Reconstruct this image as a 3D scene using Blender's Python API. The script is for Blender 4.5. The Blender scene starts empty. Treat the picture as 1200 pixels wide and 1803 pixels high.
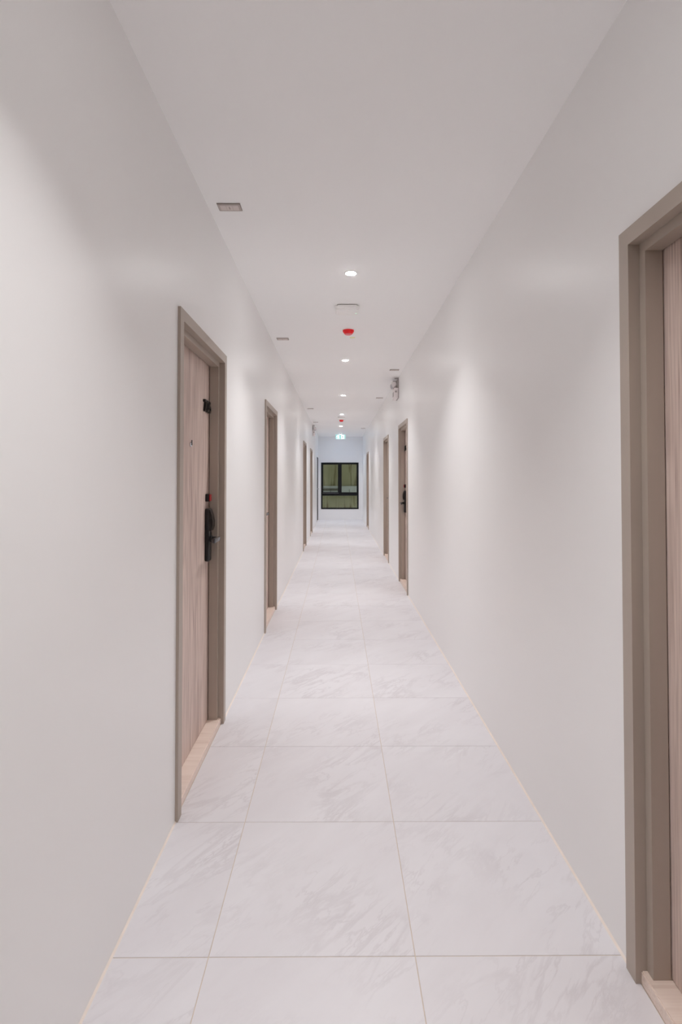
import bpy, bmesh, math, random
from mathutils import Vector, Matrix
random.seed(7)
R = math.radians
scene = bpy.context.scene
COL = scene.collection

# ------------------------------------------------------------------ camera, world, exposure
F_PX = 929.0
CAM_Z = 1.39
cam_d = bpy.data.cameras.new('camera')
cam = bpy.data.objects.new('camera', cam_d); COL.objects.link(cam)
cam_d.sensor_fit = 'VERTICAL'; cam_d.sensor_height = 36.0
cam_d.lens = F_PX / 1803.0 * 36.0
cam_d.shift_y = -78.5 / 1803.0
cam_d.clip_start = 0.02
cam.location = (0, 0, CAM_Z)
cam.rotation_euler = (R(90 + 1.13), 0, R(-0.34))
scene.camera = cam

world = bpy.data.worlds.new('world'); scene.world = world; world.use_nodes = True
wbg = world.node_tree.nodes['Background']
wbg.inputs['Color'].default_value = (0.88, 0.86, 0.80, 1); wbg.inputs['Strength'].default_value = 0.80

vs = scene.view_settings
vs.view_transform = 'Standard'; vs.look = 'None'; vs.gamma = 1.0; vs.use_curve_mapping = False
vs.exposure = 0.39
scene.cycles.use_light_tree = False
scene.cycles.max_bounces = 12; scene.cycles.diffuse_bounces = 9; scene.cycles.glossy_bounces = 3; scene.cycles.transparent_max_bounces = 4
scene.cycles.caustics_reflective = False; scene.cycles.caustics_refractive = False
scene.cycles.use_adaptive_sampling = True; scene.cycles.adaptive_threshold = 0.04
LAMP_W = 6.5           # watts of each ceiling downlight
LENS_E = 120.0          # radiance of its opal lens
SIGN_E = 2.6           # radiance of the lit exit sign

# ------------------------------------------------------------------ dimensions (metres)
XL, XR = -0.657, 0.830
H = 2.763
Y0, Y1 = -3.2, 17.6
XC = 0.5 * (XL + XR)
LIGHT_Y = [3.51 + 2.62 * k for k in range(-1, 6)]

# ------------------------------------------------------------------ materials
def srgb(r, g, b):
    def f(c):
        c /= 255.0
        return c / 12.92 if c <= 0.04045 else ((c + 0.055) / 1.055) ** 2.4
    return (f(r), f(g), f(b), 1.0)

class NT:
    def __init__(s, name):
        s.m = bpy.data.materials.new(name); s.m.use_nodes = True
        s.t = s.m.node_tree; s.b = s.t.nodes['Principled BSDF']; s.out = s.t.nodes['Material Output']
    def n(s, typ, **kw):
        x = s.t.nodes.new(typ)
        for k, v in kw.items(): setattr(x, k, v)
        return x
    def l(s, a, b): s.t.links.new(a, b)
    def ramp(s, fac, stops):
        r = s.n('ShaderNodeValToRGB'); e = r.color_ramp.elements
        while len(e) < len(stops): e.new(0.5)
        for q, (p, c) in zip(e, stops): q.position = p; q.color = c
        s.l(fac, r.inputs['Fac']); return r.outputs['Color']
    def mapping(s, scale=(1, 1, 1), rot=(0, 0, 0), coord='Object', rnd=0.0, vt='POINT'):
        tc = s.n('ShaderNodeTexCoord'); mp = s.n('ShaderNodeMapping', vector_type=vt)
        mp.inputs['Scale'].default_value = scale; mp.inputs['Rotation'].default_value = rot
        src = tc.outputs[coord]
        if rnd:
            oi = s.n('ShaderNodeObjectInfo'); mul = s.n('ShaderNodeMath', operation='MULTIPLY')
            mul.inputs[1].default_value = rnd; s.l(oi.outputs['Random'], mul.inputs[0])
            add = s.n('ShaderNodeVectorMath', operation='ADD'); s.l(src, add.inputs[0]); s.l(mul.outputs[0], add.inputs[1])
            src = add.outputs[0]
        s.l(src, mp.inputs['Vector']); return mp.outputs['Vector']
    def noise(s, vec, scale, detail=4, rough=0.5, dist=0.0):
        x = s.n('ShaderNodeTexNoise'); x.inputs['Scale'].default_value = scale; x.inputs['Detail'].default_value = detail
        x.inputs['Roughness'].default_value = rough; x.inputs['Distortion'].default_value = dist
        s.l(vec, x.inputs['Vector']); return x.outputs['Fac']
    def bump(s, h, strength, dist=0.001):
        b = s.n('ShaderNodeBump'); b.inputs['Strength'].default_value = strength; b.inputs['Distance'].default_value = dist
        s.l(h, b.inputs['Height']); s.l(b.outputs['Normal'], s.b.inputs['Normal'])

def plain(name, col, rough=0.5, metal=0.0, spec=0.5, var=0.02, scale=30.0):
    t = NT(name); b = t.b
    b.inputs['Roughness'].default_value = rough; b.inputs['Metallic'].default_value = metal
    b.inputs['Specular IOR Level'].default_value = spec
    f = t.noise(t.mapping(), scale, 1)
    c = Vector(col[:3])
    t.l(t.ramp(f, [(0.3, (*(c * (1 - var)), 1)), (0.7, (*(c * (1 + var)), 1))]), b.inputs['Base Color'])
    return t.m

def emit(name, col, strength):
    t = NT(name); b = t.b
    b.inputs['Base Color'].default_value = (0.8, 0.8, 0.8, 1)
    b.inputs['Emission Color'].default_value = col; b.inputs['Emission Strength'].default_value = strength
    return t.m

def paint(name, col, rough, spec):
    t = NT(name); b = t.b
    v = t.mapping()
    c = Vector(col[:3])
    f = t.noise(v, 0.9, 0)
    t.l(t.ramp(f, [(0.3, (*(c * 0.985), 1)), (0.7, (*(c * 1.015), 1))]), b.inputs['Base Color'])
    b.inputs['Roughness'].default_value = rough; b.inputs['Specular IOR Level'].default_value = spec
    return t.m

M = {}
M['wall'] = paint('wall_satin_paint', srgb(242, 241, 240), 0.36, 0.5)
M['ceiling'] = paint('ceiling_matt_paint', srgb(252, 251.5, 251), 0.8, 0.25)
M['endwall'] = paint('end_wall_paint', srgb(243, 242, 242), 0.45, 0.4)
M['grout'] = plain('beige_grout', srgb(214, 200, 184), 0.85, var=0.05)
M['sealant'] = plain('cream_sealant', srgb(242, 231, 221), 0.6)
M['frame'] = plain('taupe_door_frame_paint', srgb(176, 163, 151), 0.42, var=0.015, scale=6)
M['black'] = plain('satin_black_plastic', srgb(20, 19, 22), 0.3)
M['gloss_black'] = plain('gloss_black_panel', srgb(14, 14, 17), 0.12)
M['dark_metal'] = plain('dark_chrome', srgb(92, 92, 96), 0.22, metal=0.85)
M['chrome'] = plain('chrome', srgb(200, 200, 205), 0.2, metal=1.0)
M['red'] = plain('red_plastic', srgb(252, 16, 30), 0.35)
M['deep_red'] = plain('deep_red_plastic', srgb(150, 8, 18), 0.4)
M['pink'] = plain('pale_red_sensor', srgb(236, 128, 132), 0.4)
M['white'] = plain('white_plastic', srgb(250, 248, 246), 0.42)
M['plate'] = plain('grey_beige_plate', srgb(214, 203, 198), 0.45)
M['plate_dark'] = plain('dark_plate_rim', srgb(146, 134, 128), 0.5)
M['plate_face'] = plain('grey_plate_face', srgb(188, 177, 171), 0.5)
M['lampgrey'] = plain('light_grey_casing', srgb(238, 231, 231), 0.42)
M['grey'] = plain('mid_grey_casing', srgb(172, 163, 160), 0.5)
M['alu'] = plain('black_aluminium', srgb(12, 12, 15), 0.5, spec=0.3)
M['highlight_line'] = plain('highlight_grey_metal', srgb(150, 152, 158), 0.3, metal=0.7)
M['ledge'] = plain('pale_grey_ledge', srgb(150, 156, 156), 0.8, var=0.08, scale=4)
M['pipe'] = plain('dark_pipe', srgb(60, 62, 52), 0.6)
M['yellow'] = plain('pale_yellow_patch', srgb(242, 240, 190), 0.7)
M['arrow'] = plain('grey_print', srgb(120, 150, 145), 0.6)
M['lens'] = emit('lit_opal_lens', (1.0, 0.99, 0.99, 1), LENS_E)
M['lens_added'] = emit('added_cool_lens', (0.42, 0.66, 1.0, 1), LENS_E * 1.8)  # for the unseen end lamp, added to tint the end wall blue
M['led_green'] = emit('green_led', (0.15, 1.0, 0.45, 1), 2.0)
M['sign_green'] = emit('lit_green_sign', (0.03, 0.36, 0.30, 1), 0.9)
M['sign_panel'] = emit('lit_sign_panel', (0.80, 0.92, 1.0, 1), 0.85)
M['sign_white'] = emit('lit_white_sign', (0.50, 0.74, 1.0, 1), SIGN_E)

def marble():
    t = NT('white_marble_tile'); b = t.b
    v = t.mapping(rnd=37.0)
    v2 = t.mapping(scale=(0.26, 1.0, 1), rot=(0, 0, R(-42)), rnd=37.0, vt='TEXTURE')
    def vein(scale, width, dist):
        n1 = t.noise(v2, scale, 8, 0.6, dist)
        d = t.n('ShaderNodeMath', operation='SUBTRACT'); t.l(n1, d.inputs[0]); d.inputs[1].default_value = 0.5
        a = t.n('ShaderNodeMath', operation='ABSOLUTE'); t.l(d.outputs[0], a.inputs[0])
        return t.ramp(a.outputs[0], [(0.0, (1, 1, 1, 1)), (width, (0, 0, 0, 1))])
    mx = t.n('ShaderNodeMath', operation='MAXIMUM'); t.l(vein(1.5, 0.040, 0.5), mx.inputs[0]); t.l(vein(3.0, 0.026, 0.35), mx.inputs[1])
    msk = t.ramp(t.noise(v, 2.6, 3), [(0.44, (0, 0, 0, 1)), (0.68, (1, 1, 1, 1))])
    mul = t.n('ShaderNodeMath', operation='MULTIPLY'); t.l(mx.outputs[0], mul.inputs[0]); t.l(msk, mul.inputs[1])
    cloud = t.ramp(t.noise(v2, 1.1, 6, 0.6, 0.4), [(0.33, srgb(225, 222, 225)), (0.67, srgb(231, 229, 232))])
    mix = t.n('ShaderNodeMix', data_type='RGBA')
    t.l(mul.outputs[0], mix.inputs[0]); t.l(cloud, mix.inputs[6]); mix.inputs[7].default_value = srgb(214, 210, 213)
    t.l(mix.outputs[2], b.inputs['Base Color'])
    b.inputs['Roughness'].default_value = 0.42; b.inputs['Specular IOR Level'].default_value = 0.4
    return t.m
M['marble'] = marble()

def wood(name, dark, light, axis, rough=0.5, sc=1.0):
    # grain runs along the given local axis: contour bands of a stretched noise give the arched figure
    t = NT(name); b = t.b
    st = [5.0 * sc] * 3; st[axis] = 0.5 * sc
    fine = [150.0] * 3; fine[axis] = 3.5
    n1 = t.noise(t.mapping(scale=st, rnd=11.0), 1.0, 2, 0.5, 0.3)
    k = t.n('ShaderNodeMath', operation='MULTIPLY'); t.l(n1, k.inputs[0]); k.inputs[1].default_value = 90.0
    sn = t.n('ShaderNodeMath', operation='SINE'); t.l(k.outputs[0], sn.inputs[0])
    n2 = t.noise(t.mapping(scale=fine, rnd=11.0), 1.0, 3, 0.6)
    ma = t.n('ShaderNodeMath', operation='MULTIPLY_ADD'); t.l(sn.outputs[0], ma.inputs[0]); ma.inputs[1].default_value = 0.06; t.l(n2, ma.inputs[2])
    mb = t.n('ShaderNodeMath', operation='MULTIPLY_ADD'); t.l(n1, mb.inputs[0]); mb.inputs[1].default_value = 0.5; t.l(ma.outputs[0], mb.inputs[2])
    mid = tuple(0.35 * p + 0.65 * q for p, q in zip(dark, light))
    t.l(t.ramp(mb.outputs[0], [(0.45, dark), (0.70, mid), (0.95, light)]), b.inputs['Base Color'])
    b.inputs['Roughness'].default_value = rough; b.inputs['Specular IOR Level'].default_value = 0.35
    return t.m
M['door_wood'] = wood('pinkish_oak_door', srgb(154, 127, 117), srgb(222, 202, 191), 2)
M['sill_wood'] = wood('pale_beech_threshold', srgb(222, 202, 189), srgb(240, 224, 213), 0, sc=0.8)

def stained():
    t = NT('stained_olive_render'); b = t.b
    streak = t.noise(t.mapping(scale=(7, 7, 0.8)), 1.0, 5, 0.6, 0.3)
    blotch = t.noise(t.mapping(), 1.3, 5, 0.6)
    c1 = t.ramp(blotch, [(0.3, srgb(112, 112, 84)), (0.7, srgb(134, 134, 108))])
    m = t.ramp(streak, [(0.52, (0, 0, 0, 1)), (0.64, (1, 1, 1, 1))])
    mix = t.n('ShaderNodeMix', data_type='RGBA'); t.l(m, mix.inputs[0]); t.l(c1, mix.inputs[6]); mix.inputs[7].default_value = srgb(82, 74, 38)
    t.l(mix.outputs[2], b.inputs['Base Color']); b.inputs['Roughness'].default_value = 0.9
    return t.m
M['stained'] = stained()

def glass():
    t = NT('clear_window_glass'); t.t.nodes.remove(t.b)
    tr = t.n('ShaderNodeBsdfTransparent'); tr.inputs[0].default_value = (0.86, 0.90, 0.87, 1)
    gl = t.n('ShaderNodeBsdfGlossy'); gl.inputs['Roughness'].default_value = 0.03
    fr = t.n('ShaderNodeFresnel'); fr.inputs[0].default_value = 1.5
    mx = t.n('ShaderNodeMixShader'); t.l(fr.outputs[0], mx.inputs[0]); t.l(tr.outputs[0], mx.inputs[1]); t.l(gl.outputs[0], mx.inputs[2])
    t.l(mx.outputs[0], t.out.inputs['Surface']); return t.m
M['glass'] = glass()

# ------------------------------------------------------------------ mesh helpers
class MB:
    def __init__(s): s.bm = bmesh.new()
    def box(s, x0, x1, y0, y1, z0, z1, bev=0.0, seg=2):
        r = bmesh.ops.create_cube(s.bm, size=1.0)
        vsx = r['verts']
        for v in vsx:
            v.co = Vector((x0 + (v.co.x + .5) * (x1 - x0), y0 + (v.co.y + .5) * (y1 - y0), z0 + (v.co.z + .5) * (z1 - z0)))
        if bev:
            es = list({e for v in vsx for e in v.link_edges})
            bmesh.ops.bevel(s.bm, geom=es, offset=bev, segments=seg, affect='EDGES', profile=0.5)
        return s
    def prism(s, pts, axis, a, b):
        # 2-D outline swept along an axis: axis 0 -> pts are (y,z); 1 -> (x,z); 2 -> (x,y)
        def mk(p, h):
            return {0: (h, p[0], p[1]), 1: (p[0], h, p[1]), 2: (p[0], p[1], h)}[axis]
        A = [s.bm.verts.new(mk(p, a)) for p in pts]; B = [s.bm.verts.new(mk(p, b)) for p in pts]
        n = len(pts)
        s.bm.faces.new(A); s.bm.faces.new(B[::-1])
        for i in range(n): s.bm.faces.new((A[i], B[i], B[(i + 1) % n], A[(i + 1) % n]))
        return s
    def lathe(s, prof, n=28, mat=None):
        # profile of (radius, z) turned about z, then transformed by mat
        rings = []
        for r, z in prof:
            if r < 1e-6: rings.append([s.bm.verts.new((0, 0, z))])
            else: rings.append([s.bm.verts.new((r * math.cos(2 * math.pi * i / n), r * math.sin(2 * math.pi * i / n), z)) for i in range(n)])
        for a, b in zip(rings, rings[1:]):
            for i in range(n):
                j = (i + 1) % n
                if len(a) == 1 and len(b) > 1: s.bm.faces.new((a[0], b[j], b[i]))
                elif len(b) == 1 and len(a) > 1: s.bm.faces.new((a[i], a[j], b[0]))
                elif len(a) > 1: s.bm.faces.new((a[i], a[j], b[j], b[i]))
        if mat is not None:
            vv = [v for rg in rings for v in rg]
            bmesh.ops.transform(s.bm, matrix=mat, verts=vv)
        return s
    def mesh(s, name, mat, smooth=False):
        bmesh.ops.recalc_face_normals(s.bm, faces=s.bm.faces)
        me = bpy.data.meshes.new(name); s.bm.to_mesh(me); s.bm.free()
        me.materials.append(M[mat])
        if smooth:
            for p in me.polygons: p.use_smooth = True
            try: me.set_sharp_from_angle(angle=R(35))
            except Exception: pass
        return me

def link(name, me, parent=None, loc=None):
    o = bpy.data.objects.new(name, me); COL.objects.link(o)
    if parent is not None: o.parent = parent
    if loc is not None: o.location = loc
    return o
def tag(o, label=None, cat=None, group=None, kind=None):
    if label: o['label'] = label
    if cat: o['category'] = cat
    if group: o['group'] = group
    if kind: o['kind'] = kind
    return o
def empty(name, loc, rz=0.0):
    o = bpy.data.objects.new(name, None); COL.objects.link(o); o.empty_display_size = 0.1
    o.location = loc; o.rotation_euler = (0, 0, rz); return o
def copy_tree(o, parent=None):
    c = o.copy(); COL.objects.link(c); c.parent = parent
    for ch in list(o.children): copy_tree(ch, c)
    return c

# ------------------------------------------------------------------ the corridor shell
DW = 0.90          # outer width of a door frame
DH = 2.096         # outer height of a door frame
OPEN = 0.430       # half width of the opening in the wall
OPEN_Z = 2.072
left_doors = [2.61, 5.19, 10.45, 13.0]
right_doors = [1.07, 6.70, 9.05, 14.60]
EXIT_DOOR = (16.55, 17.40, 2.05)      # narrow white door at the end of the left wall

def wall_with_openings(x0, x1, centres, extra=None):
    m = MB(); y = Y0
    ops = [(c - OPEN, c + OPEN, OPEN_Z) for c in centres]
    if extra: ops.append(extra)
    for a, b, zt in sorted(ops):
        m.box(x0, x1, y, a, -0.02, H); m.box(x0, x1, a, b, zt, H); y = b
    m.box(x0, x1, y, Y1, -0.02, H)
    return m
TH = 0.15
wl = link('wall_left', wall_with_openings(XL - TH, XL, left_doors, EXIT_DOOR).mesh('wall_left', 'wall'))
tag(wl, 'pale grey satin wall with the room number door', 'wall', kind='structure')
wr = link('wall_right', wall_with_openings(XR, XR + TH, right_doors).mesh('wall_right', 'wall'))
tag(wr, 'pale grey satin wall opposite the room number door', 'wall', kind='structure')
ce = link('ceiling', MB().box(XL - TH, XR + TH, Y0 - TH, Y1 + TH, H, H + 0.1).mesh('ceiling', 'ceiling'))
tag(ce, 'plain off-white corridor ceiling with a row of downlights', 'ceiling', kind='structure')
wb = link('wall_back', MB().box(XL - TH, XR + TH, Y0 - TH, Y0, -0.02, H).mesh('wall_back', 'wall'))
tag(wb, 'plain grey wall behind the viewpoint closing the corridor', 'wall', kind='structure')

# end wall with the window opening
WX0, WX1, WZ0, WZ1 = -0.559, 0.691, 0.348, 1.90
m = MB()
m.box(XL - TH, WX0, Y1, Y1 + TH, -0.02, H).box(WX1, XR + TH, Y1, Y1 + TH, -0.02, H)
m.box(WX0, WX1, Y1, Y1 + TH, -0.02, WZ0).box(WX0, WX1, Y1, Y1 + TH, WZ1, H)
we = link('wall_end', m.mesh('wall_end', 'endwall'))
tag(we, 'white end wall around the black framed window', 'wall', kind='structure')

# floor: grout bed with separate marble tiles
fl = link('floor', MB().box(XL - TH, XR + TH, Y0 - TH, Y1 + TH, -0.08, -0.0015).mesh('floor', 'grout'))
tag(fl, 'white marble tiled corridor floor with thin beige joints', 'floor', kind='structure')
cols = [(XL - 0.0035, -0.375), (-0.375, 0.225), (0.225, XR + 0.0035)]
ROW0 = 1.56
k0 = int(math.floor((Y0 - ROW0) / 0.6)); k1 = int(math.ceil((Y1 - ROW0) / 0.6))
cache = {}
g = 0.00125
for ci, (a, b) in enumerate(cols):
    for k in range(k0, k1):
        ya, yb = max(ROW0 + 0.6 * k, Y0 + 0.003), min(ROW0 + 0.6 * (k + 1), Y1 - 0.003)
        w, d = (b - a) - 2 * g, (yb - ya) - 2 * g
        if d < 0.02: continue
        key = (ci, round(d, 4))
        if key not in cache:
            cache[key] = MB().box(-w / 2, w / 2, -d / 2, d / 2, -0.009, 0, 0.0006, 1).mesh('floor_tile', 'marble')
        link('floor_tile', cache[key], fl, (0.5 * (a + b), 0.5 * (ya + yb), 0))

# cream sealant lines along the foot of both walls
def sealant(x, sgn, centres, idx, label, extra=None):
    m = MB(); y = Y0
    ops = sorted([(c - DW / 2, c + DW / 2) for c in centres] + ([extra[:2]] if extra else []))
    for a, b in ops + [(Y1, None)]:
        m.prism([(x, -0.001), (x + sgn * 0.006, 0.0003), (x, 0.006)], 1, y, a); y = b
    tag(link('trim_%d' % idx, m.mesh('trim', 'sealant')), label, 'trim', kind='structure')
sealant(XL, 1, left_doors, 1, 'thin cream sealant line at the foot of the numbered door wall', EXIT_DOOR)
sealant(XR, -1, right_doors, 2, 'thin cream sealant line at the foot of the opposite wall')

# ------------------------------------------------------------------ room doors
# local frame: x = depth into the wall (0 at the wall face, corridor side negative), y = along the wall, z = up
N_CAS, N_STEP, N_STOP, N_LEAF = -0.012, 0.020, 0.068, 0.072
U_CAS, U_STOP = 0.402, 0.374
def jamb_profile(s):
    p = [(N_CAS, 0.45), (N_CAS, U_CAS), (N_STEP, U_CAS), (N_STEP, U_STOP), (N_STOP, U_STOP), (N_STOP, 0.404), (0.118, 0.404), (0.118, 0.429), (0.0, 0.429), (0.0, 0.45)]
    return [(a, s * b) for a, b in p]
Z_CAS, Z_STOP = DH - 0.048, DH - 0.076
def door_meshes():
    d = {}
    for s in (1, -1):
        d['jamb', s] = MB().prism(jamb_profile(s), 2, 0.0005, Z_CAS).mesh('door_jamb', 'frame')
    hp = [(N_CAS, DH), (N_CAS, Z_CAS), (N_STEP, Z_CAS), (N_STEP, Z_STOP), (N_STOP, Z_STOP), (N_STOP, Z_CAS + 0.002), (0.118, Z_CAS + 0.002), (0.118, OPEN_Z - 0.001), (0.0, OPEN_Z - 0.001), (0.0, DH)]
    m = MB()
    # casing strip runs the full frame width, the stepped reveal only between the jambs
    m.prism([(N_CAS, DH), (N_CAS, Z_CAS), (0.0, Z_CAS), (0.0, DH)], 1, -0.45, 0.45)
    m.prism([(0.0, OPEN_Z - 0.001), (0.0, Z_CAS), (N_STEP, Z_CAS), (N_STEP, OPEN_Z - 0.001)], 1, -0.429, 0.429)
    m.prism([(N_STEP, OPEN_Z - 0.001), (N_STEP, Z_CAS), (N_STOP, Z_CAS), (N_STOP, OPEN_Z - 0.001)], 1, -0.429, 0.429)
    m.prism([(N_STEP, Z_CAS), (N_STEP, Z_STOP), (N_STOP, Z_STOP), (N_STOP, Z_CAS)], 1, -U_STOP, U_STOP)
    m.prism([(N_STOP, OPEN_Z - 0.001), (N_STOP, Z_CAS + 0.002), (0.118, Z_CAS + 0.002), (0.118, OPEN_Z - 0.001)], 1, -0.429, 0.429)
    d['head'] = m.mesh('door_head', 'frame')
    d['leaf'] = MB().box(N_LEAF, 0.112, -0.4025, 0.4025, 0.0365, Z_CAS, 0.0015, 1).mesh('door_leaf', 'door_wood')
    sp = [(0.004, -U_CAS), (0.004, U_CAS), (N_STEP, U_CAS), (N_STEP, U_STOP), (0.116, U_STOP), (0.116, -U_STOP), (N_STEP, -U_STOP), (N_STEP, -U_CAS)]
    m = MB().prism(sp, 2, 0.0005, 0.035)
    top = [e for e in m.bm.edges if all(v.co.z > 0.03 for v in e.verts) and all(v.co.x < 0.01 for v in e.verts)]
    bmesh.ops.bevel(m.bm, geom=top, offset=0.003, segments=2, affect='EDGES')
    d['sill'] = m.mesh('threshold', 'sill_wood')
    # peephole: ring with a small swing cover
    rot = Matrix.Rotation(R(-90), 4, 'Y')
    d['peep'] = MB().lathe([(0, 0.0), (0.0125, 0.0), (0.0125, 0.004), (0.009, 0.007), (0.007, 0.005), (0, 0.005)], 20, rot).mesh('peephole', 'chrome', True)
    d['peep_cover'] = MB().box(-0.010, -0.006, -0.004, 0.004, -0.004, 0.022, 0.0015).mesh('peephole_cover', 'dark_metal')
    for s in (1, -1):
        # smart lock; s is the side of the leaf it sits on, its lever points towards the middle
        d['lock', s] = MB().box(-0.024, 0.0, -0.032, 0.032, -0.145, 0.145, 0.007, 3).mesh('lock_body', 'black', True)
        pr = [(-0.022, 0.142), (-0.026, 0.139), (-0.036, 0.110), (-0.042, 0.075), (-0.041, 0.045), (-0.034, 0.024), (-0.022, 0.020)]
        d['touch', s] = MB().prism(pr, 1, -0.029, 0.029).mesh('touch_panel', 'gloss_black')
        m = MB().lathe([(0, 0.020), (0.019, 0.020), (0.019, 0.032), (0.012, 0.034), (0.011, 0.062), (0, 0.062)], 22, rot)
        d['rose', s] = m.mesh('lever_rose', 'black', True)
        y0, y1 = sorted((s * 0.013, -s * 0.118))
        d['lever', s] = MB().box(-0.078, -0.058, y0, y1, -0.013, 0.011, 0.005, 3).mesh('lever', 'dark_metal', True)
        d['sensor', s] = MB().box(-0.020, 0.0, -0.022, 0.022, -0.021, 0.021, 0.003).mesh('status_box', 'black')
        d['sensor_face', s] = MB().box(-0.026, -0.019, -0.018, 0.018, -0.0185, 0.0185, 0.002).mesh('red_cover', 'deep_red')
    return d
DM = door_meshes()

def digits(text, name):
    cu = bpy.data.curves.new(name, 'FONT'); cu.body = text; cu.size = 0.088; cu.align_x = 'CENTER'; cu.align_y = 'CENTER'
    cu.extrude = 0.007; cu.offset = 0.0022; cu.space_character = 0.98
    o = bpy.data.objects.new(name, cu); COL.objects.link(o)
    dg = bpy.context.evaluated_depsgraph_get()
    me = bpy.data.meshes.new_from_object(o.evaluated_get(dg)); bpy.data.objects.remove(o)
    me.materials.clear(); me.materials.append(M['black'])
    # text x -> local -y (reads rightwards from the corridor), text y -> z, text z -> -x
    me.transform(Matrix(((0, 0, -1, -0.007), (-1, 0, 0, 0), (0, 1, 0, 0), (0, 0, 0, 1))))
    return me

def room_door(idx, side, yc, lock_far, label, number=None):
    # side +1: right wall, -1: left wall (turned half round)
    e = empty('door_%d' % idx, (XR if side > 0 else XL, yc, 0), 0 if side > 0 else math.pi)
    tag(e, label, 'door', 'room doors along the corridor', 'structure')
    s = (1 if lock_far else -1) * side
    for q in (1, -1): link('door_jamb', DM['jamb', q], e)
    link('door_head', DM['head'], e)
    leaf = link('door_leaf', DM['leaf'], e); leaf['label'] = 'pinkish oak veneer door leaf'
    th = link('threshold', DM['sill'], e); th['label'] = 'pale beech threshold'
    pp = link('peephole', DM['peep'], leaf, (N_LEAF, 0, 1.555)); pp['label'] = 'small chrome peephole'
    link('peephole_cover', DM['peep_cover'], leaf, (N_LEAF, 0, 1.555))
    ly = s * (U_STOP - 0.052)
    lk = link('smart_lock', DM['lock', s], e, (N_LEAF, ly, 1.076)); lk['label'] = 'black electronic door lock'
    link('touch_panel', DM['touch', s], lk); link('lever_rose', DM['rose', s], lk, (0, 0, -0.022))
    lv = link('lever', DM['lever', s], lk, (0, 0, -0.022)); lv['label'] = 'dark metal lever handle'
    sb = link('status_box', DM['sensor', s], e, (N_LEAF, ly, 1.280)); sb['label'] = 'black box with red cover'
    link('red_cover', DM['sensor_face', s], sb)
    if number:
        nm = link('room_number', digits(number, 'room_number'), e, (N_LEAF, s * (U_STOP - 0.072), 1.780))
        nm['label'] = 'black raised room number'
    return e
room_door(1, -1, left_doors[0], True, 'oak door marked 706 in a taupe frame with black lock', '706')
room_door(2, -1, left_doors[1], False, 'second oak door on the wall of door 706, handle hidden')
room_door(3, -1, left_doors[2], False, 'third door along the wall of door 706, far down the corridor')
room_door(4, -1, left_doors[3], False, 'fourth door along the wall of door 706, by the emergency light')
room_door(5, 1, right_doors[0], False, 'closest oak door, cut off at the right edge of the picture')
room_door(6, 1, right_doors[1], True, 'oak door with black lock below the twin-head emergency light', '705')
room_door(7, 1, right_doors[2], False, 'door just beyond the emergency light, after the door with black lock')
room_door(8, 1, right_doors[3], False, 'last door before the window, across from the far emergency light')

# white service door at the very end of the left wall, in a thin dark frame
ey0, ey1, ez = EXIT_DOOR
e = empty('door_9', (XL, 0.5 * (ey0 + ey1), 0))
tag(e, 'flush white door in thin dark frame at the corridor end', 'door', kind='structure')
hw = 0.5 * (ey1 - ey0)
for s in (1, -1):
    y0, y1 = sorted((s * hw, s * (hw - 0.03)))
    link('door_jamb', MB().box(-0.12, 0.007 if s > 0 else 0.003, y0, y1, 0.0005, ez).mesh('door_jamb', 'alu'), e)
link('door_head', MB().box(-0.12, 0.004, -hw + 0.03, hw - 0.03, ez - 0.03, ez).mesh('door_head', 'alu'), e)
lf = link('door_leaf', MB().box(-0.06, -0.02, -hw + 0.032, hw - 0.032, 0.004, ez - 0.032).mesh('door_leaf', 'white'), e)
hd = MB().lathe([(0, 0), (0.022, 0), (0.022, 0.01), (0.010, 0.012), (0.010, 0.05), (0, 0.05)], 16, Matrix.Translation((-0.02, hw - 0.09, 1.03)) @ Matrix.Rotation(R(90), 4, 'Y'))
hd.box(0.022, 0.036, hw - 0.22, hw - 0.08, 1.02, 1.04, 0.004)
link('door_handle', hd.mesh('door_handle', 'chrome', True), e)

# ------------------------------------------------------------------ end window
w = empty('window_1', (0, Y1, 0))
tag(w, 'black aluminium window of three panes at the corridor end', 'window', kind='structure')
FW = 0.05
yA, yB = -0.012, 0.07
ZT0, ZT1 = 0.795, 0.895       # transom
XM0, XM1 = 0.022, 0.112       # mullion
link('window_stile', MB().box(WX0, WX0 + FW, yA, yB, WZ0, WZ1, 0.003, 1).mesh('window_stile', 'alu'), w)
link('window_stile', MB().box(WX1 - FW, WX1, yA, yB, WZ0, WZ1, 0.003, 1).mesh('window_stile', 'alu'), w)
link('window_rail', MB().box(WX0 + FW, WX1 - FW, yA, yB, WZ1 - FW, WZ1, 0.003, 1).mesh('window_rail', 'alu'), w)
link('window_rail', MB().box(WX0 + FW, WX1 - FW, yA, yB, WZ0, WZ0 + 0.045, 0.003, 1).mesh('window_rail', 'alu'), w)
link('transom', MB().box(WX0 + FW, WX1 - FW, yA, yB, ZT0, ZT1, 0.003, 1).mesh('transom', 'alu'), w)
link('mullion', MB().box(XM0, XM1, yA, yB, ZT1, WZ1 - FW, 0.003, 1).mesh('mullion', 'alu'), w)
tl = link('transom_highlight', MB().box(WX0 + FW, XM0, yA - 0.004, yA, ZT1 - 0.018, ZT1 - 0.009).mesh('transom_highlight', 'highlight_line'), w)  # light line under the left sash, built in as a pale strip
tl['label'] = 'pale strip standing in for the highlight on the transom'
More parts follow.
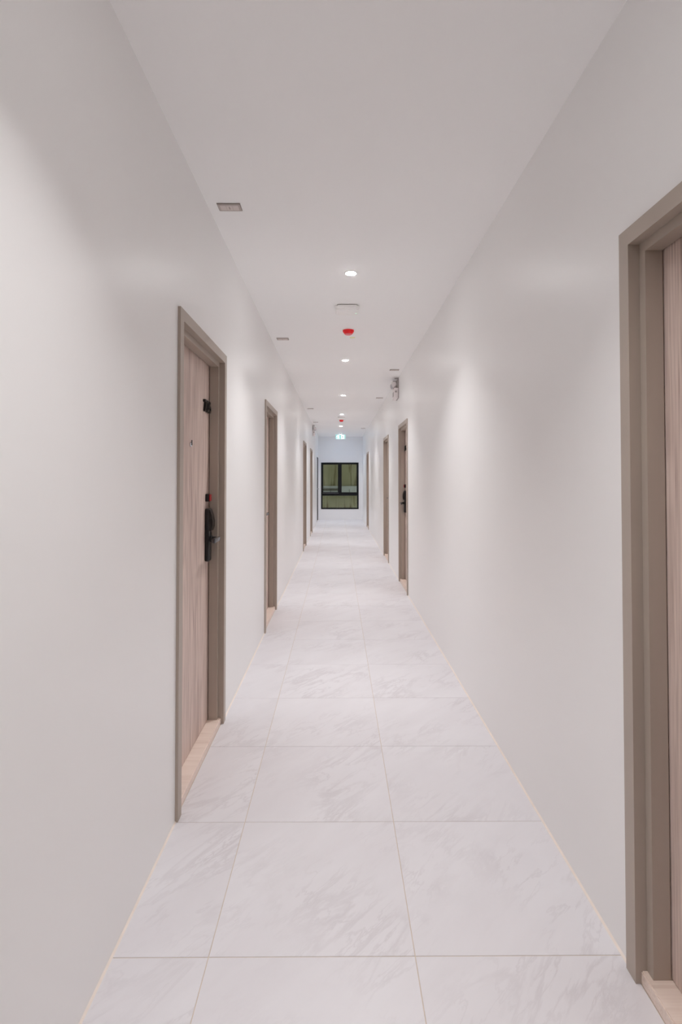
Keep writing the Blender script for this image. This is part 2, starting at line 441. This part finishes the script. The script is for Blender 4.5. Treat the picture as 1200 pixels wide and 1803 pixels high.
def sash(x0, x1, z0, z1, t, hx):
    s = MB()
    ya, yb = 0.002, 0.05
    s.box(x0, x1, ya, yb, z0, z0 + t).box(x0, x1, ya, yb, z1 - t, z1).box(x0, x0 + t, ya, yb, z0 + t, z1 - t).box(x1 - t, x1, ya, yb, z0 + t, z1 - t)
    so = link('sash', s.mesh('sash', 'alu'), w)
    h = MB().box(hx - 0.010, hx + 0.010, -0.022, 0.002, z0 + 0.004, z0 + 0.03, 0.003).box(hx - 0.007, hx + 0.007, -0.034, -0.022, z0 + 0.006, z0 + 0.115, 0.003)
    link('sash_handle', h.mesh('sash_handle', 'black'), so)
    link('pane', MB().box(x0 + t, x1 - t, 0.022, 0.028, z0 + t, z1 - t).mesh('pane', 'glass'), w)
sash(WX0 + FW, XM0, ZT1, WZ1 - FW, 0.020, -0.245)
sash(XM1, WX1 - FW, ZT1, WZ1 - FW, 0.014, 0.385)
link('pane', MB().box(WX0 + FW, WX1 - FW, 0.022, 0.028, WZ0 + 0.045, ZT0).mesh('pane', 'glass'), w)

# neighbouring wall outside
nb = empty('neighbour_wall', (0, 19.6, -0.5))
tag(nb, 'stained olive rendered wall of the building outside the window', 'building', kind='structure')
link('rendered_wall', MB().box(-3.0, 3.2, 0, 0.25, -0.6, 4.2).mesh('rendered_wall', 'stained'), nb)
lg = link('ledge', MB().box(-3.0, 3.2, -0.10, 0.0, 1.335, 1.585, 0.01).mesh('ledge', 'ledge'), nb); lg['label'] = 'pale grey concrete ledge'
pp = MB().lathe([(0, 0), (0.042, 0), (0.042, 2.35), (0, 2.35)], 16, Matrix.Translation((-2.3, -0.16, 1.455)) @ Matrix.Rotation(R(90), 4, 'Y'))
pp = link('drain_pipe', pp.mesh('drain_pipe', 'pipe', True), nb); pp['label'] = 'dark horizontal pipe'

# ------------------------------------------------------------------ ceiling downlights
ring_me = MB().lathe([(0.034, 0.0), (0.043, 0.0), (0.0435, -0.002), (0.041, -0.004), (0.036, -0.005), (0.034, -0.003), (0.034, 0.0)], 32).mesh('trim_ring', 'white', True)
def lens_mesh(mat): return MB().lathe([(0.034, -0.001), (0.034, -0.004), (0.024, -0.008), (0, -0.010)], 20).mesh('lens', mat, True)
lens_me, lens_added = lens_mesh('lens'), lens_mesh('lens_added')
lamp_data = bpy.data.lights.new('downlight_beam', 'AREA')
lamp_data.shape = 'DISK'; lamp_data.size = 0.066; lamp_data.energy = LAMP_W; lamp_data.color = (1.0, 0.99, 1.0); lamp_data.spread = R(102)
names = ['round downlight straight above the viewpoint',
         'largest round downlight, between the viewpoint and the flat white access point',
         'second round downlight, just beyond the red detector',
         'third round downlight, level with the twin-head emergency light',
         'fourth round downlight, in front of the far access point',
         'fifth round downlight, just before the lit exit sign',
         'added unseen downlight brightening the end wall by the exit sign']
for i, y in enumerate(LIGHT_Y):
    e = empty('ceiling_downlight', (XC, y, H)); tag(e, names[i], 'downlight', 'ceiling downlights')
    link('trim_ring', ring_me, e); link('lens', lens_me if i < 6 else lens_added, e)  # last lamp is added to brighten the end wall, with a cool lens
    lo = bpy.data.objects.new('beam', lamp_data); COL.objects.link(lo); lo.parent = e; lo.location = (0, 0, -0.0125)

# ------------------------------------------------------------------ ceiling plates above the doors
pl_rim = MB().box(-0.059, 0.059, -0.037, 0.037, -0.003, 0, 0.001, 1).mesh('plate_rim', 'plate_dark')
pl_face = MB().box(-0.056, 0.056, -0.034, 0.034, -0.006, -0.003, 0.001, 1).mesh('plate_face', 'plate_face')
pl_mod = MB().box(-0.0145, 0.0145, -0.023, 0.023, -0.0072, -0.006, 0.0005, 1).mesh('plate_module', 'plate')
pl_mid = MB().box(-0.002, 0.002, -0.012, 0.012, -0.0078, -0.0072).mesh('module_mark', 'plate_dark')
plates = [(-0.548, 2.65, 'grey ceiling plate above door 706'), (-0.544, 5.19, 'grey ceiling plate above the second door of that wall'),
          (-0.545, 10.45, 'small grey ceiling plate above the third door of the 706 wall'), (-0.546, 13.0, 'grey ceiling plate above the far emergency light and fourth door'),
          (0.718, 6.68, 'grey ceiling plate just before the twin-head emergency light'), (0.714, 9.03, 'grey ceiling plate beyond the twin-head emergency light'),
          (0.70, 14.6, 'tiny grey ceiling plate above the last door by the window')]
for x, y, lab in plates:
    e = empty('ceiling_plate', (x, y, H)); tag(e, lab, 'ceiling plate', 'ceiling plates above the doors')
    link('plate_rim', pl_rim, e); link('plate_face', pl_face, e)
    for j in (-1, 0, 1):
        mo = link('plate_module', pl_mod, e, (j * 0.031, 0, 0))
        if j == 0: link('module_mark', pl_mid, mo)

# ------------------------------------------------------------------ wireless access points
ap_base = MB().box(-0.080, 0.080, -0.080, 0.080, -0.008, 0).mesh('mount_base', 'grey')
m = MB().box(-0.095, 0.095, -0.092, 0.092, -0.038, -0.008)
ve = [ed for ed in m.bm.edges if abs(ed.verts[0].co.z - ed.verts[1].co.z) > 0.01]
bmesh.ops.bevel(m.bm, geom=ve, offset=0.02, segments=5, affect='EDGES')
lo_e = [ed for ed in m.bm.edges if all(v.co.z < -0.035 for v in ed.verts)]
bmesh.ops.bevel(m.bm, geom=lo_e, offset=0.006, segments=3, affect='EDGES')
ap_body = m.mesh('shell', 'white', True)
ap_led = MB().lathe([(0, 0), (0.004, 0), (0.003, -0.002), (0, -0.0025)], 12).mesh('status_led', 'led_green')
for x, y, lab in ((XC - 0.012, 4.23, 'square white access point before the big red detector'), (XC - 0.005, 11.96, 'distant white access point before the small far red detector')):
    e = empty('access_point', (x, y, H)); tag(e, lab, 'access point', 'ceiling access points')
    link('mount_base', ap_base, e); link('shell', ap_body, e)
    l_ = link('status_led', ap_led, e, (0.072, 0.03, -0.038)); l_['label'] = 'green status light'

# ------------------------------------------------------------------ red fire detectors
fd_base = MB().lathe([(0, 0), (0.054, 0), (0.054, -0.008), (0, -0.008)], 32).mesh('detector_base', 'white', True)
fd_body = MB().lathe([(0.0, -0.006), (0.052, -0.008), (0.052, -0.020), (0.047, -0.028), (0.038, -0.040), (0.036, -0.042), (0, -0.042)], 32).mesh('detector_body', 'red', True)
fd_cap = MB().lathe([(0.033, -0.041), (0.032, -0.047), (0.026, -0.050), (0, -0.051)], 28).mesh('sensor_cap', 'pink', True)
for x, y, lab in ((0.097, 4.86, 'red fire detector hanging between two downlights and beside the access point'), (0.083, 12.45, 'far red fire detector, just a small red dash on the ceiling')):
    e = empty('fire_detector', (x, y, H)); tag(e, lab, 'fire detector', 'red fire detectors')
    link('detector_base', fd_base, e); b_ = link('detector_body', fd_body, e); b_['label'] = 'red tapered body'
    link('sensor_cap', fd_cap, e)
st = link('ceiling_yellow_patch', MB().box(-0.025, 0.025, -0.02, 0.02, -0.001, 0, 0.0003, 1).mesh('ceiling_yellow_patch', 'yellow'), None, (0.142, 5.14, H))  # thin pale yellow patch flat on the ceiling
tag(st, 'small pale yellow patch on the ceiling behind the red detector', 'sticker')

# ------------------------------------------------------------------ twin-head emergency lights
def emergency_light(x, y, sgn, label):
    # local x points into the corridor
    e = empty('emergency_light', (x, y, 2.48), 0 if sgn > 0 else math.pi); tag(e, label, 'emergency light', 'twin-head emergency lights')
    link('housing', MB().box(0.005, 0.062, -0.13, 0.13, 0.0, 0.140, 0.008, 3).mesh('housing', 'lampgrey', True), e)
    link('back_plate', MB().box(0.0, 0.005, -0.134, 0.134, 0.0, 0.275).mesh('back_plate', 'grey'), e)
    for s in (-1, 1):
        link('strap', MB().box(0.006, 0.012, s * 0.11 - 0.012, s * 0.11 + 0.012, 0.139, 0.272).box(0.012, 0.055, s * 0.11 - 0.012, s * 0.11 + 0.012, 0.264, 0.272).mesh('strap', 'grey'), e)
        link('swivel_neck', MB().lathe([(0, 0.138), (0.014, 0.138), (0.014, 0.150), (0.008, 0.153), (0.008, 0.185), (0, 0.185)], 16, Matrix.Translation((0.045, s * 0.075, 0))).mesh('swivel_neck', 'grey', True), e)
        T = Matrix.Translation((0.062, s * 0.075, 0.190)) @ Matrix.Rotation(s * R(-25), 4, 'Z') @ Matrix.Rotation(R(102), 4, 'Y')
        hd = link('lamp_head', MB().lathe([(0, -0.038), (0.018, -0.036), (0.028, -0.022), (0.035, 0.012), (0.037, 0.020), (0.033, 0.020), (0.029, 0.010), (0, 0.003)], 24, T).mesh('lamp_head', 'lampgrey', True), e)
        link('lamp_lens', MB().lathe([(0.032, 0.018), (0.020, 0.023), (0, 0.025)], 24, T).mesh('lamp_lens', 'chrome', True), hd)
    for s in (-1, 1):
        mk = MB().box(0.026, 0.052, s * 0.130, s * 0.1315, 0.075, 0.100)
        link('test_switch', mk.mesh('test_switch', 'grey'), e)
    link('indicator_panel', MB().box(0.062, 0.064, -0.06, 0.06, 0.030, 0.095, 0.001, 1).mesh('indicator_panel', 'grey'), e)
    return e
emergency_light(XR, 7.30, -1, 'grey twin-head emergency light high on the wall opposite door 706')
emergency_light(XL, 13.74, 1, 'distant emergency light high on the same wall as door 706')

# ------------------------------------------------------------------ lit exit sign
s = empty('exit_sign', (0.084, 16.30, H)); tag(s, 'lit green and white exit sign hanging before the end wall', 'exit sign')
link('stem', MB().lathe([(0, 0), (0.030, 0), (0.030, -0.008), (0.012, -0.011), (0.012, -0.036), (0, -0.036)], 18).mesh('stem', 'grey', True), s)
link('sign_case', MB().box(-0.158, 0.158, -0.012, 0.012, -0.182, -0.034, 0.003, 2).mesh('sign_case', 'white'), s)
for f in (-1, 1):
    yf = f * 0.012
    fa = MB().box(-0.152, 0.152, min(yf, yf + f * 0.002), max(yf, yf + f * 0.002), -0.176, -0.040).mesh('sign_face', 'sign_green')
    fo = link('sign_face', fa, s)
    ya, yb = yf + f * 0.002, yf + f * 0.0035
    # running figure: head, torso, arms, legs
    def P(pts): return [(-f * (-px), -0.108 + pz) if f > 0 else (px, -0.108 + pz) for px, pz in pts]
    m = MB()
    y_lo, y_hi = min(ya, yb), max(ya, yb)
    m.lathe([(0, -0.0007), (0.014, -0.0007), (0.014, 0.0007), (0, 0.0007)], 16, Matrix.Translation((-0.070, 0.5 * (ya + yb), -0.108 + 0.050)) @ Matrix.Rotation(R(90), 4, 'X'))
    for poly in ([(-0.098, 0.034), (-0.066, 0.036), (-0.056, -0.006), (-0.084, -0.012)],
                 [(-0.100, 0.034), (-0.128, 0.018), (-0.134, 0.000), (-0.124, -0.002), (-0.118, 0.012), (-0.094, 0.022)],
                 [(-0.068, 0.034), (-0.048, 0.018), (-0.032, 0.022), (-0.032, 0.010), (-0.052, 0.004), (-0.068, 0.016)],
                 [(-0.084, -0.010), (-0.064, -0.006), (-0.040, -0.030), (-0.044, -0.062), (-0.056, -0.062), (-0.056, -0.034)],
                 [(-0.084, -0.012), (-0.066, -0.012), (-0.084, -0.044), (-0.126, -0.050), (-0.126, -0.038), (-0.092, -0.032)]):
        m.prism([(px, -0.108 + pz) for px, pz in poly], 1, y_lo, y_hi)
    rf = link('running_figure', m.mesh('running_figure', 'sign_white'), fo); rf['label'] = 'glowing white running figure'
    m = MB().box(0.020, 0.112, y_lo, y_hi, -0.170, -0.046)
    dp = link('white_panel', m.mesh('white_panel', 'sign_panel'), fo); dp['label'] = 'glowing white panel'
    a0, a1 = min(yb, yb + f * 0.001), max(yb, yb + f * 0.001)
    m = MB().prism([(0.052, -0.082), (0.052, -0.132), (0.090, -0.107)], 1, a0, a1)
    link('arrow', m.mesh('arrow', 'arrow'), fo)
